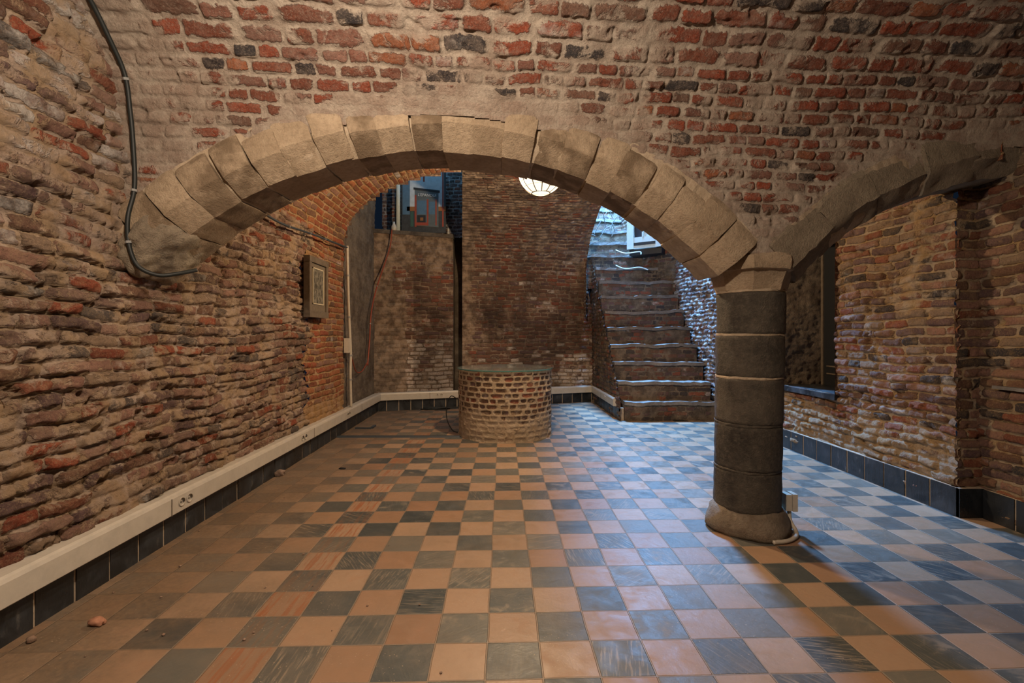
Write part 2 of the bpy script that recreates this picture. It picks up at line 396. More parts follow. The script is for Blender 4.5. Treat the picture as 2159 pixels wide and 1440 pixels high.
stv = t.mapv(ang.outputs[0], scale=(1.2, 14, 1)); stre = t.noise(stv, 1.6, 5, .6, .35)
dark = t.ramp(r1, [(0, (.036, .046, .048)), (.4, (.062, .070, .068)), (.75, (.092, .094, .082)), (1, (.13, .12, .098))])
worn = t.m('MULTIPLY', t.mr(stre, .48, .68), t.mr(rc[1], .35, .95, .1, 1))
worn = t.m('MAXIMUM', worn, t.m('MULTIPLY', t.mr(med, .5, .7), t.mr(rc[2], .4, 1, .05, .9)))
dark = t.mix(t.m('MULTIPLY', worn, .85), dark, (.26, .21, .15))
light = t.ramp(rc[1], [(0, (.24, .135, .078)), (.35, (.29, .185, .115)), (.7, (.34, .23, .15)), (1, (.27, .158, .09))])
light = t.mix(t.mr(med, .5, .75, 0, .35), light, (.30, .15, .08))
light = t.mix(t.mr(fine, .45, .8, 0, .3), light, (.24, .15, .10))
colm5 = t.m('LESS_THAN', t.m('ABSOLUTE', t.m('ADD', ix, 5)), .5)
rstr = t.m('MULTIPLY', t.mr(t.noise(t.comb(t.m('MULTIPLY', fx, 9), t.m('MULTIPLY', fy, .6), r1), 1.5, 5, .6, .3), .44, .62), t.m('MULTIPLY', colm5, .8))
light = t.mix(rstr, light, (.27, .09, .035)); dark = t.mix(t.m('MULTIPLY', rstr, .7), dark, (.16, .08, .045))
col = t.mix(chk, dark, light)
ed = t.m('MINIMUM', t.m('MINIMUM', fx, t.m('SUBTRACT', 1, fx)), t.m('MINIMUM', fy, t.m('SUBTRACT', 1, fy)))
ed = t.m('ADD', ed, t.m('MULTIPLY', t.m('SUBTRACT', fine, .5), .018))
tile = t.mr(ed, .008, .022)
col = t.mix(tile, (.22, .165, .115), col)
dn = t.noise(P, 1.6, 5, .65)
dust = t.mr(t.m('ADD', t.m('MULTIPLY', t.m('ADD', x, 2.0), -1.25), t.m('MULTIPLY', dn, 1.9)), -.35, .55)
dust = t.m('MULTIPLY', dust, t.mr(t.noise(P, 9, 5, .7), .3, .6, .7, 1))
col = t.mix(t.m('MULTIPLY', dust, .9), col, t.mix(t.mr(fine, .3, .7), (.175, .112, .062), (.11, .073, .044)))
haze = t.mr(t.noise(P, 1.4, 6, .7), .42, .72, 0, .5)
col = t.mix(haze, col, (.19, .145, .10))
spk = t.m('MULTIPLY', t.m('LESS_THAN', t.vor(P, 55), .13), t.mr(dn, .45, .6))
col = t.mix(t.m('MULTIPLY', spk, .6), col, (.42, .32, .22))
hg = t.m('ADD', t.m('ADD', t.m('MULTIPLY', tile, .6), t.m('MULTIPLY', med, .35)), t.m('MULTIPLY', fine, .2))
tilt = t.m('MULTIPLY', t.m('ADD', t.m('MULTIPLY', t.m('SUBTRACT', rc[0], .5), fx), t.m('MULTIPLY', t.m('SUBTRACT', rc[2], .5), fy)), .8)
M['floor'] = t.out(col, t.bump(t.m('ADD', hg, tilt), .004), t.m('ADD', t.mr(med, .3, .7, .34, .55), t.m('MULTIPLY', dust, .3)))

# ------------------------------------------------------------------ the setting
YF = lambda X: 2.62+.087*X                        # front plane of the arcade wall
# floor
nx, ny = 2, 2
obj('floor', [(-2.3, -3, 0), (3.9, -3, 0), (3.9, 11, 0), (-2.3, 11, 0)], [(0, 1, 2, 3)], M['floor'])['kind'] = 'structure'
C0 = (.3, 3, 1.3)
# arches: centre X, centre height, intrados radius
ARC = [(-.30, .08, 2.17), (3.35, .04, 2.17)]
def rad(X, Z, k): return np.hypot(X-ARC[k][0], Z-ARC[k][1])
# profile of the arcade wall and the front vault
prof = [(0, 1.45), (0, 2.2)]
for i in range(1, 25):
    a = i/24*PI/2; prof.append((.74*(1-math.cos(a)), 2.2+.76*math.sin(a)))
prof += [(5.6, 2.98)]
PL = [0]
for i in range(1, len(prof)): PL.append(PL[-1]+math.dist(prof[i-1], prof[i]))
pd = [p[0] for p in prof]; pz = [p[1] for p in prof]
def front(U, V):
    d = np.interp(V, PL, pd); z = np.interp(V, PL, pz); return U, YF(U)-d, z
def fk(u, v, P):
    X, Z = P[..., 0], P[..., 2]; low = P[..., 2] < 2.6
    return ~(low & ((rad(X, Z, 0) < 2.33) | (rad(X, Z, 1) < 2.33))) & ~((X > -1.6) & (Z < 1.69)) & ~((X > 1.8) & (Z < 1.66))
def fsm(U, V, P):
    X, Z = P[..., 0], P[..., 2]; r = np.minimum(rad(X, Z, 0), np.where(X > 1.62, rad(X, Z, 1), 9))
    n = (fbm(U*3.5, V*3.5, 77)-.5)
    s = 1-sst(2.40, 2.53, r+n*.22)
    s = np.maximum(s, (1-sst(-1.72, -1.55, X+n*.4))*.22)
    s = np.maximum(s, .9*(1-sst(.10, .30, np.hypot((X-1.55)*.8, Z-1.66))))
    return s
LV = PL[2+16]
def fsink(U, V, P):
    X, Z = P[..., 0], P[..., 2]; r_ = np.minimum(rad(X, Z, 0), np.where(X > 1.62, rad(X, Z, 1), 9))
    return sst(2.38, 2.56, r_)
surf('wall_arcade', front, -1.99, 3.26, 0, LV, .0068, M['arcade'], (0, 1, 1.5), .145, .066, .015, amp=.013, wav=.016, rgh=.007, keep=fk, smear=fsm, seed=1, step=19, sink=fsink)
surf('ceiling', front, -1.99, 3.26, LV, PL[-1], .03, M['arcade'], (0, 1, 1.5), .145, .066, .015, amp=.013, wav=.016, rgh=.007, seed=1, step=19)
# rear face of the arcade wall
surf('wall_arcade_rear', lambda U, V: (U, YF(U)+.42, V), -1.99, 3.1, 1.5, 3.4, .03, M['vault'], (0, 5, 2), .18, .066, .013, seed=2, keep=fk)
LE = lambda v: 4.60+.30*vn(v*9, 0*v, 5)+.08*vn(v*40, 0*v, 6)
# left wall, front part and under the vault
surf('wall_left', lambda U, V: (-1.985+0*U, U, V), -3, 5.83, .0, 3.0, .0085, M['left'], C0, .20, .068, .012, amp=.026, wav=.026, rgh=.014, seed=3,
     keep=lambda u, v, P: (u > 1.2) & (u < LE(v)+.01) & ~((u > 2.9) & (v > 2.32)), sink=lambda U, V, P: sst(.05, .35, V)*.85+.15,
     white=lambda U, V, P: .38*sst(1.5, 2.3, V)*(1-sst(2.3, 2.9, U)), warp=1.5)
surf('wall_left_vault', lambda U, V: (-1.975+0*U, U, V), 4.55, 5.83, 0, 2.33, .0095, M['vault'], C0, .18, .066, .013, amp=.013, wav=.014, rgh=.007, seed=5,
     keep=lambda u, v, P: u > LE(v)-.01, sink=lambda U, V, P: sst(.05, .35, V)*.85+.15, smear=lambda U, V, P: .4*(1-sst(.4, .9, V+.3*fbm(U*3, V*3, 8)))+.35*(1-sst(4.7, 4.95, U+.3*fbm(U*3, V*3, 4))))
surf('wall_left_front', lambda U, V: (-1.985+0*U, U, V), -3, 1.21, 0, 3.0, .03, M['left'], C0, .20, .068, .012, amp=.017, seed=3)
# main barrel vault behind the arcade
VC, VA, VB, VS = .54, 2.50, 1.04, 2.28
angs = np.linspace(PI, 0, 160); vx = VC+VA*np.sign(np.cos(angs))*np.abs(np.cos(angs))**(2/2.3); vz = VS+VB*np.abs(np.sin(angs))**(2/2.3)
VL = np.concatenate([[0], np.cumsum(np.hypot(np.diff(vx), np.diff(vz)))])
surf('ceiling_vault', lambda U, V: (np.interp(V, VL, vx), U, np.interp(V, VL, vz)), 2.86, 5.80, 0, VL[-1], .013, M['vault'], (.5, 4, 1), .18, .066, .013, amp=.008, wav=.015, rgh=.004, seed=5)
vaulth = lambda X: np.interp(X, vx, vz)
# header above the vault end
surf('wall_header', lambda U, V: (U, 5.82+0*U, V), -1.97, 3.06, 2.3, 5.6, .05, M['back'], (.5, 8, 3), seed=6, amp=.004, wav=.0, rgh=0, keep=lambda u, v, P: (v > vaulth(u)-.02))
mb = MB()                                          # ragged brick edge ring of the vault end
# left shaft wall (rendered) and back wall left part
surf('wall_left_rear', lambda U, V: (-1.985-.02*(U-5.8), U, V), 5.80, 7.45, 0, 5.3, .014, M['plaster'], (0, 7, 1), amp=.004, wav=.02, rgh=.008, seed=8)
bl, BL = poly([(-2.02, 7.38), (-.82, 7.80)])
def blfn(U, V): X, Y = bl(U); return X, Y, V
surf('wall_back_left', blfn, 0, BL[-1], 0, 2.85, .011, M['back'], (0, 5, 1), .19, .066, .012, amp=.010, wav=.012, rgh=.005, seed=7,
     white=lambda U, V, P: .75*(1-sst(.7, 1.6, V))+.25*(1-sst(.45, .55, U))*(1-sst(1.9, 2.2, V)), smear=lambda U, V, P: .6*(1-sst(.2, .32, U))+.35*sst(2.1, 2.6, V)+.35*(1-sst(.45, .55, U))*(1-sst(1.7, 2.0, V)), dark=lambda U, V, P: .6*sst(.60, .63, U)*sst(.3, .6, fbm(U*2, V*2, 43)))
mb = MB(); mb.hexa([(-2.02, 7.36, 2.80), (-.82, 7.78, 2.80), (-.82, 8.3, 2.80), (-2.02, 8.3, 2.80), (-2.02, 7.36, 2.86), (-.82, 7.78, 2.86), (-.82, 8.3, 2.86), (-2.02, 8.3, 2.86)])
mb.build('trim_chute_ledge', M['plaster'])['kind'] = 'structure'
surf('wall_chute_back', lambda U, V: (U, 8.02+0*U, V), -2.05, -.45, 2.85, 5.3, .02, M['stairwall'], (0, 5, 2), .12, .06, .014, amp=.012, seed=12)
# narrow dark chase between the back wall parts
mb = MB(); mb.box(-.84, -.60, 8.25, 8.32, 0, 5.3); mb.box(-.87, -.83, 7.80, 8.30, 0, 2.85)
mb.build('wall_chase', M['plaster'])['kind'] = 'structure'
# back wall: upright below, leaning over as a quarter vault above
YB = lambda X: 8.09+.23*X
def edgeL(Y): return -85*Y/992
qt = np.linspace(0, PI/2, 60)
qh = np.concatenate([[0, 2.05], 2.05+1.20*np.sin(qt[1:])]); qg = np.concatenate([[0, 0], 1-np.cos(qt[1:])])
QL = np.concatenate([[0], np.cumsum(np.hypot(np.diff(qh), np.diff(qg*2.2)))])
def backfn(U, V):
    g_ = np.interp(V, QL, qg); h_ = np.interp(V, QL, qh)
    X = U; Y = YB(X)*(1-g_)+5.76*g_
    lo = edgeL(Y); hi = np.interp(h_, [0, 1.7, 2.1, 2.75, 3.25], [1.63, 1.60, 1.50, 1.47, 1.46])
    X = lo+(U+.68)/(1.63+.68)*(hi-lo); Y = YB(X)*(1-g_)+5.76*g_
    return X, Y, h_
surf('wall_back', backfn, -.68, 1.63, 0, QL[-1], .0105, M['back'], (.3, 4, 1), .19, .066, .012, amp=.010, wav=.014, rgh=.005, seed=9,
     white=lambda U, V, P: .6*(1-sst(.5, 1.6, V+.5*fbm(U*3, V*3, 5)))+.12*sst(.5,.6,fbm(U*2.5,V*2.5,6)), smear=lambda U, V, P: .30*(1-sst(-.5, -.2, U+.3*fbm(U*2, V*3, 9)))+.12*sst(2.2, 3.0, V), dark=lambda U, V, P: .55*sst(.42, .62, fbm(U*1.6, V*1.6, 41))*(1-sst(1.5, 2.6, V)))  # smear term at the top also paints in the pale tone near the lamp
# side closures of the back vault (seen only from the side)
for nm, X0, sgn in (('wall_pier_left', -.66, -1), ('wall_pier_right', 1.47, 1)):
    vs = []; fs = []
    for i in range(len(qh)):
        if qh[i] < (0 if sgn < 0 else 2.3): continue
        yy = YB(X0)*(1-qg[i])+5.76*qg[i]; vs += [(edgeL(yy) if sgn < 0 else X0, yy+.02, qh[i]), (X0, YB(X0)+.45, qh[i])]
    vs += [(X0, 5.78, 5.4), (X0, YB(X0)+.45, 5.4)]
    for i in range(len(vs)//2-1): fs.append((2*i, 2*i+2, 2*i+3, 2*i+1))
    obj(nm, vs, fs, M['plaster'])['kind'] = 'structure'
# right side: aisle wall, niche, pilaster, stair walls
rl, RL = poly([(3.05, 3.14), (3.06, 4.2), (3.05, 6.6), (2.97, 8.1)])
def rfn(U, V): X, Y = rl(U); return X, Y, V
NY0, NY1, NZ0, NZ1 = 4.29, 5.20, .66, 2.25
surf('wall_right', rfn, 0, RL[2], 0, 3.4, .0105, M['right'], (1, 5, 1), .20, .066, .013, amp=.022, wav=.022, rgh=.012, seed=10,
     keep=lambda u, v, P: ~((P[..., 1] > NY0) & (P[..., 1] < NY1) & (v > NZ0) & (v < NZ1)), warp=1.4,
     smear=lambda U, V, P: .25*(1-sst(.3, .8, V)))
surf('wall_stair_right', rfn, RL[2], RL[3], 0, 5.6, .012, M['stairwall'], (1, 6, 1), .12, .06, .014, amp=.022, wav=.03, rgh=.014, seed=13,
     white=lambda U, V, P: .35+0*U, warp=1.8)
dl, DL = poly([(2.99, 8.08), (2.55, 8.55), (2.33, 9.0), (2.33, 10.7)])
surf('wall_stair_turn', lambda U, V: (dl(U)[0], dl(U)[1], V), 0, DL[-1], .8, 5.9, .016, M['steprub'], (1.9, 8, 2), .16, .065, .014, amp=.010, seed=14)
surf('wall_stair_end', lambda U, V: (U, 10.7+0*U, V), 1.3, 2.6, 2.5, 5.9, .03, M['stairwall'], (1.9, 8, 3), .12, .06, .014, amp=.01, seed=16)
surf('wall_stair_left', lambda U, V: (1.46+0*U, U, V), 8.2, 10.8, 1.5, 5.9, .03, M['stairwall'], (2, 9, 3), .12, .06, .014, amp=.01, seed=17)
surf('wall_right_front', lambda U, V: (3.20+0*U, U, V), -3, 3.2, 0, 3.2, .011, M['right'], (0, 1, 1), .20, .066, .013, amp=.022, wav=.022, rgh=.012, seed=18, keep=lambda u, v, P: u > 1.6)
obj('wall_right_near', [(3.22, -3, 0), (3.22, 1.7, 0), (3.22, 1.7, 3.2), (3.22, -3, 3.2)], [(0, 1, 2, 3)], M['plaster'])['kind'] = 'structure'
obj('wall_front', [(-2.1, -2.9, 0), (3.3, -2.9, 0), (3.3, -2.9, 3.2), (-2.1, -2.9, 3.2)], [(0, 1, 2, 3)], M['plaster'])['kind'] = 'structure'
surf('wall_pilaster', lambda U, V: (U, 3.15-.0*U, V), 3.03, 3.26, 0, 3.2, .011, M['right'], (2.5, 0, 1), .20, .066, .013, amp=.012, wav=.01, rgh=.006, seed=19)
# niche reveals
NX = 3.56
surf('wall_niche_far', lambda U, V: (U, NY1+.02*np.sin(V*4), V), 3.03, NX, NZ0-.03, NZ1+.05, .012, M['plaster'], (3.3, 4.5, 1.4), amp=.002, wav=.02, rgh=.01, seed=21)
surf('wall_niche_near', lambda U, V: (U, NY0+0*U, V), 3.03, NX, NZ0-.03, NZ1+.05, .02, M['right'], (3.3, 5, 1.4), .20, .066, .013, amp=.004, seed=22)
surf('wall_niche_top', lambda U, V: (U, V, NZ1+.02*np.sin(V*5)), 3.03, NX, NY0-.02, NY1+.02, .02, M['plaster'], (3.3, 4.7, 1), amp=.002, seed=23)
mb = MB(); mb.box(3.02, NX, NY0-.01, NY1+.01, NZ0-.05, NZ0); mb.rough(.004, 9, 3)
mb.build('trim_niche_sill', M['slate'])['kind'] = 'structure'
# stair side wall
surf('wall_stair_side', lambda U, V: (1.655-.02*(U-6.6), U, V), 6.58, 8.50, 0, 2.75, .0115, M['steprub'], (0, 7, .5), .16, .065, .014, amp=.012, wav=.015, rgh=.006, seed=24,
     keep=lambda u, v, P: v < .22+(u-6.55)*1.2045)

# ------------------------------------------------------------------ skirting and tile strips
def skirting(name, p0, p1, hgt, pitch, nrm, th=.022):
    p0 = Vector(p0); p1 = Vector(p1); L = (p1-p0).length; d = (p1-p0)/L; n = Vector(nrm).normalized(); mb = MB()
    def q(s, o, z): v = p0+d*s+n*o; return (v.x, v.y, z)
    mb.hexa([q(0, -.05, 0), q(L, -.05, 0), q(L, th-.004, 0), q(0, th-.004, 0), q(0, -.05, hgt), q(L, -.05, hgt), q(L, th-.004, hgt), q(0, th-.004, hgt)], 1)
    s = 0
    while s < L-.01:
        e = min(s+pitch-.012, L); j = random.uniform(-.002, .003)
        mb.hexa([q(s, 0, 0), q(e, 0, 0), q(e, th+j, 0), q(s, th+j, 0), q(s, 0, hgt-.001+j), q(e, 0, hgt-.001+j), q(e, th+j, hgt-.003), q(s, th+j, hgt-.003)], 0); s += pitch
    o = mb.build(name, [M['slate'], M['grout']]); o['kind'] = 'structure'; return o
skirting('baseboard_left', (-1.965, 7.37), (-1.965, .03), .17, .187, (1, 0))
skirting('baseboard_back', (-2.0, 7.36), (1.62, 8.43), .17, .187, (.28, -.96))
skirting('baseboard_stair', (1.64, 8.45), (1.655, 6.62), .17, .187, (-1, 0))
skirting('baseboard_right', (3.04, 3.13), (3.04, 6.75), .195, .2, (-1, 0))
skirting('baseboard_pilaster', (3.02, 3.13), (3.22, 3.13), .195, .2, (0, -1))
skirting('baseboard_right_front', (3.19, 3.10), (3.19, 1.2), .195, .2, (-1, 0))
# ------------------------------------------------------------------ cable trunking
def trunking(label, p0, p1, nrm, sockets=(), joints=(), z0=.172, z1=.290, dep=.062):
    p0 = Vector(p0); p1 = Vector(p1); L = (p1-p0).length; d = (p1-p0)/L; n = Vector(nrm).normalized()
    T = thing('cable_trunking', label, 'cable trunking', ((p0.x+p1.x)/2, (p0.y+p1.y)/2, z0), 'cable trunking runs above the skirting tiles')
    def q(s, o, z): v = p0+d*s+n*o; return (v.x, v.y, z)
    pr = [(-.03, z0), (dep-.004, z0), (dep, z0+.004), (dep, z1-.022), (dep-.006, z1-.006), (dep-.02, z1), (-.03, z1)]
    mb = MB(); k = len(pr); N = max(2, int(L/.5))
    vs = [q(L*i/N, o, z) for i in range(N+1) for (o, z) in pr]; fs = []
    for i in range(N):
        for j in range(k): fs.append((i*k+j, i*k+(j+1) % k, (i+1)*k+(j+1) % k, (i+1)*k+j))
    fs += [tuple(range(k))[::-1], tuple(N*k+j for j in range(k))]
    mb.add(vs, fs); mb.build('trunking_body', M['white_pvc'], T)
    for s in joints:
        mb = MB(); mb.hexa([q(s, dep-.02, z0), q(s+.006, dep-.02, z0), q(s+.006, dep+.002, z0), q(s, dep+.002, z0), q(s, dep-.02, z1-.02), q(s+.006, dep-.02, z1-.02), q(s+.006, dep+.002, z1-.02), q(s, dep+.002, z1-.02)])
        mb.build('joint_cover', M['mat'], T)
    for s in sockets:
        for ds in (-.034, .034):
            c = Vector(q(s+ds, dep+.001, (z0+z1)/2-.002)); r0, r1 = .026, .0225; n3 = Vector((n.x, n.y, 0)); d3 = Vector((d.x, d.y, 0)); up = Vector((0, 0, 1)); vs = []; fs = []; mi = []
            S = 24
            rings = [(r0, 0.0), (r0, .004), (r1, .004), (r1*.96, -.012)]
            for (r, o) in rings:
                for j in range(S): a_ = 2*PI*j/S; vs.append(c+n3*o+d3*r*math.cos(a_)+up*r*math.sin(a_))
            for i in range(len(rings)-1):
                for j in range(S): fs.append((i*S+j, i*S+(j+1) % S, (i+1)*S+(j+1) % S, (i+1)*S+j)); mi.append(0)
            fs.append(tuple((len(rings)-1)*S+j for j in range(S))); mi.append(0)
            o = obj('socket', vs, fs, [M['white_pvc'], M['dark']], T, midx=mi)
            # well of the socket and its two pin holes
            mb = MB()
            for pz_ in (-.0095, .0095):
                cc = c+n3*.0045+d3*pz_; mb.tube([cc-n3*.004, cc+n3*.0006], .0032, 8)
            for j in range(S//2+1): pass
            mb.build('pin_hole', M['dark'], o)
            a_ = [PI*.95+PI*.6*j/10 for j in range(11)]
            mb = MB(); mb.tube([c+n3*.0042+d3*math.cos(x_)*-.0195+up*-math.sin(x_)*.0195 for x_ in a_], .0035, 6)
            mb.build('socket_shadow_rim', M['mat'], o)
    return T
trunking('long cream plastic trunking along the left brick wall, with double sockets', (-1.955, .03), (-1.955, 7.32), (1, 0), sockets=(2.78, 4.46, 5.75), joints=(2.66, 4.70, 6.3))
trunking('cream plastic trunking along the dark back wall, passing behind the round well', (-1.95, 7.36), (1.58, 8.42), (.28, -.96), sockets=(.95,), joints=(.80, 2.4))
trunking('short cream trunking from the back corner to the foot of the stairs', (1.645, 8.40), (1.655, 6.78), (-1, 0), sockets=(1.1,), joints=(.8,))

# ------------------------------------------------------------------ stone arches
def arch(name, label, k, th0, th1, n, mat, group=None, ro=2.44, jit=.02, ro_n=.03):
    cx_, cz_, R = ARC[k]
    T = thing(name, label, 'arch', (cx_, YF(cx_), R+cz_))
    step = (th1-th0)/n; rs = random.Random(k+5)
    for i in range(n):
        a0 = math.radians(th0+step*i+ (rs.uniform(-.5, .5) if i else 0)); a1 = math.radians(th0+step*(i+1)-.13)
        r_o = ro+rs.uniform(-ro_n, ro_n); yj = rs.uniform(-.008, .010); rj = rs.uniform(-.006, .008)
        # section (radius, depth behind the wall plane)
        cf = .115+rs.uniform(-.012, .012)
        sec0 = [(R+cf, -.026+yj), (r_o-.035, -.022+yj), (r_o, -.002+yj), (r_o, .16), (r_o, .44), (R+.12, .44), (R+rj, .36), (R+rj, .22), (R+rj, .10), (R+rj, .068+yj)]
        sec = []
        for j in range(len(sec0)):
            A = sec0[j]; B = sec0[(j+1) % len(sec0)]; m_ = max(1, int(math.dist(A, B)/.03)) 
            for q_ in range(m_): sec.append((A[0]+(B[0]-A[0])*q_/m_, A[1]+(B[1]-A[1])*q_/m_))
        na = 8; vs = []; fs = []; kk = len(sec)
        for ia in range(na+1):
            s_ = ia/na; a = a0+(a1-a0)*s_; sh = .0035*(1-min(1, min(s_, 1-s_)*8))       # rounded joints
            for (r, y) in sec:
                if y < .3: y2 = y+sh; r2 = r+(sh if r < R+.1 else -sh)
                else: y2, r2 = y, r
                X = cx_+r2*math.sin(a); Z = cz_+r2*math.cos(a); vs.append((X, YF(X)+y2, Z))
        for ia in range(na):
            for j in range(kk): fs.append((ia*kk+j, ia*kk+(j+1) % kk, (ia+1)*kk+(j+1) % kk, (ia+1)*kk+j))
        fs.append(tuple(range(kk))[::-1]); fs.append(tuple(na*kk+j for j in range(kk)))
        mb = MB(); mb.add(vs, fs); mb.rough(jit*.3, 4, i+k*30).rough(jit*.12, 19, i); o = mb.build('voussoir', mat, T, smooth=True); o.data.set_sharp_from_angle(angle=math.radians(28))
    return T
A1 = arch('stone_arch', 'wide pale sandstone arch spanning from the left wall to the column', 0, -48.5, 47.0, 22, M['sand'])
A2 = arch('stone_arch', 'rough grey stone half arch rising from the column to the right wall', 1, -46.5, -3.0, 5, M['sandgrey'], jit=.08, ro=2.46, ro_n=.02)
# mortar core between the stones of both arches
for k, th0, th1, T in ((0, -48.3, 46.8, A1), (1, -46, -3.5, A2)):
    cx_, cz_, R = ARC[k]; mb = MB(); n = 200; vs = []; fs = []
    sec = [(R+.115, .003), (2.46, -.006), (2.47, .40), (R+.02, .40), (R+.008, .08), (R+.06, .032)]
    for i in range(n+1):
        a = math.radians(th0+(th1-th0)*i/n)
        for (r, y) in sec: X = cx_+r*math.sin(a); vs.append((X, YF(X)+y, cz_+r*math.cos(a)))
    for i in range(n):
        for j in range(6): fs.append((i*6+j, i*6+(j+1) % 6, (i+1)*6+(j+1) % 6, (i+1)*6+j))
    fs += [tuple(range(6))[::-1], tuple(n*6+j for j in range(6))]
    mb.add(vs, fs); mb.rough(.006, 20, k); mb.build('mortar_bed', M['limemortar'], T)

def lump(name, c, r, mat, parent=None, seed=0, amp=.25, sub=4, rot=(0, 0, 0), flat=None):
    import bmesh
    from mathutils import Euler
    bm = bmesh.new(); bmesh.ops.create_icosphere(bm, subdivisions=sub, radius=1); E = Euler(rot).to_matrix(); o = Vector((seed*5.3, seed, seed*2.1))
    vs = []
    for v in bm.verts:
        p = v.co.copy(); m_ = max(abs(p.x), abs(p.y), abs(p.z)); p = p.lerp(p/m_, .45)
        k_ = 1+amp*mn.noise(p*1.4+o)+amp*.4*mn.noise(p*4+o)
        q_ = E @ Vector((p.x*r[0]*k_, p.y*r[1]*k_, p.z*r[2]*k_)); q_ += Vector(c)
        if flat is not None: q_.z = max(q_.z, flat)
        vs.append(q_)
    fs = [tuple(v.index for v in f.verts) for f in bm.faces]; bm.free()
    return obj(name, vs, fs, mat, parent, smooth=True)
o = lump('springer', (-1.89, 2.62, 1.70), (.12, .20, .19), M['sandgrey'], A1, 3, .25, 5, rot=(0, .75, 0)); o['label'] = 'rough grey springing stone'

# ------------------------------------------------------------------ column
CX, CY = 1.555, 2.975
T = thing('stone_column', 'dark round stone column with pale capital standing on the tiles', 'column', (CX, CY, 0))
zs = [.135, .385, .665, .950, 1.213, 1.478]
for i in range(5):
    z0, z1 = zs[i]+.004, zs[i+1]-.006; ox = -.012+.008*i*.7; mb = MB(); R0 = .192+.0008*i
    n = 12; pr = [(R0-.008, z0), (R0, z0+.006)]+[(R0, z0+(z1-z0)*j/n) for j in range(1, n)]+[(R0, z1-.006), (R0-.008, z1)]
    mb.lathe(pr, (CX+ox, CY, 0), 64); mb.rough(.005, 6, i).rough(.002, 22, i); mb.build('drum', M['drum'], T, smooth=True)
    mb = MB(); mb.lathe([(R0-.006, z1-.004), (R0-.001, z1), (R0-.001, z1+.009), (R0-.006, z1+.013)], (CX+ox, CY, 0), 96)
    mb.rough(.005, 14, i+9); mb.build('mortar_joint', M['limemortar' if i in (2, 3, 4) else 'drum'], T)
mb = MB(); mb.lathe([(.235, -.005), (.248, .02), (.245, .06), (.222, .10), (.215, .125), (.19, .15)], (CX-.012, CY, 0), 64, rf=lambda a, z: 1+.05*math.cos(4*a))
mb.rough(.012, 7, 4); mb.build('base', M['base'], T, smooth=True)
mb = MB(); mb.lathe([(.188, 1.478), (.193, 1.49), (.205, 1.53), (.222, 1.575), (.232, 1.592), (.258, 1.598), (.264, 1.61), (.266, 1.65), (.262, 1.675), (.245, 1.69), (.20, 1.70)], (CX+.012, CY, 0), 48,
                    rf=lambda a, z: (1/max(math.cos(((a+PI/8) % (PI/4))-PI/8), .9))*.975)
mb.rough(.012, 7, 6); o = mb.build('capital', M['sand'], T, smooth=True); o.data.set_sharp_from_angle(angle=math.radians(30))
o = lump('capital_block', (CX+.01, CY+.02, 1.76), (.21, .20, .11), M['sand'], T, 8, .16, 4)
# junction box at the column foot
T = thing('junction_box', 'small cream electrical box on the right foot of the stone column', 'junction box', (1.785, 2.95, .16))
mb = MB(); mb.box(1.752, 1.785, 2.90, 2.96, .125, .225); mb.build('box_body', M['pipe'], T)
mb = MB(); mb.box(1.789, 1.818, 2.895, 2.965, .122, .228); mb.build('box_lid', M['pipe'], T)
mb = MB(); mb.tube(spline([(1.785, 2.93, .125), (1.785, 2.92, .06), (1.782, 2.86, .022), (1.74, 2.79, .016), (1.66, 2.735, .014), (1.56, 2.712, .014)]), .012, 10)
tag(mb.build('conduit', M['pipe'], None, True), 'short cream conduit curling from the box around the column foot', 'conduit')

# ------------------------------------------------------------------ round brick well
WX, WY, WR, WH = .03, 5.77, .565, .785
T = thing('brick_well', 'round brick well with a glass top in the middle of the floor', 'well', (WX, WY, 0))
surf('well_wall', lambda U, V: (WX+WR*np.sin(U/WR)-WX, -WR*np.cos(U/WR), V), 0, 2*PI*WR, 0, WH, .0075, M['well'], (WX, -5, .4), .1183, .061, .024, amp=.010, wav=.004, rgh=.004, seed=31,
     parent=T, warp=.25, smear=lambda U, V, P: .75*(1-sst(.25, .48, V+.2*vn(U*4, V*4, 5))), white=lambda U, V, P: .25*(1-sst(.1, .4, V)))
bpy.data.objects['well_wall'].location = (0, 0, 0)
mb = MB(); mb.lathe([(WR-.005, WH-.02), (WR+.002, WH), (WR-.2, WH+.004), (WR-.21, WH-.02), (WR-.21, .05), (.01, .05)], (WX, WY, 0), 64, cap=(False, True)); mb.build('well_rim', M['limemortar'], T)
mb = MB(); mb.lathe([(WR+.012, 0), (WR+.016, .006), (WR+.012, .014)], (WX, WY, WH+.008), 96); o = mb.build('glass_top', M['glass'], T); o['label'] = 'clear greenish glass disc'
mb = MB(); mb.lathe([(WR+.0165, .0), (WR+.019, .002), (WR+.019, .012), (WR+.0165, .014)], (WX, WY, WH+.008), 96, cap=(False, False)); mb.build('glass_rim', M['glass_edge'], T)

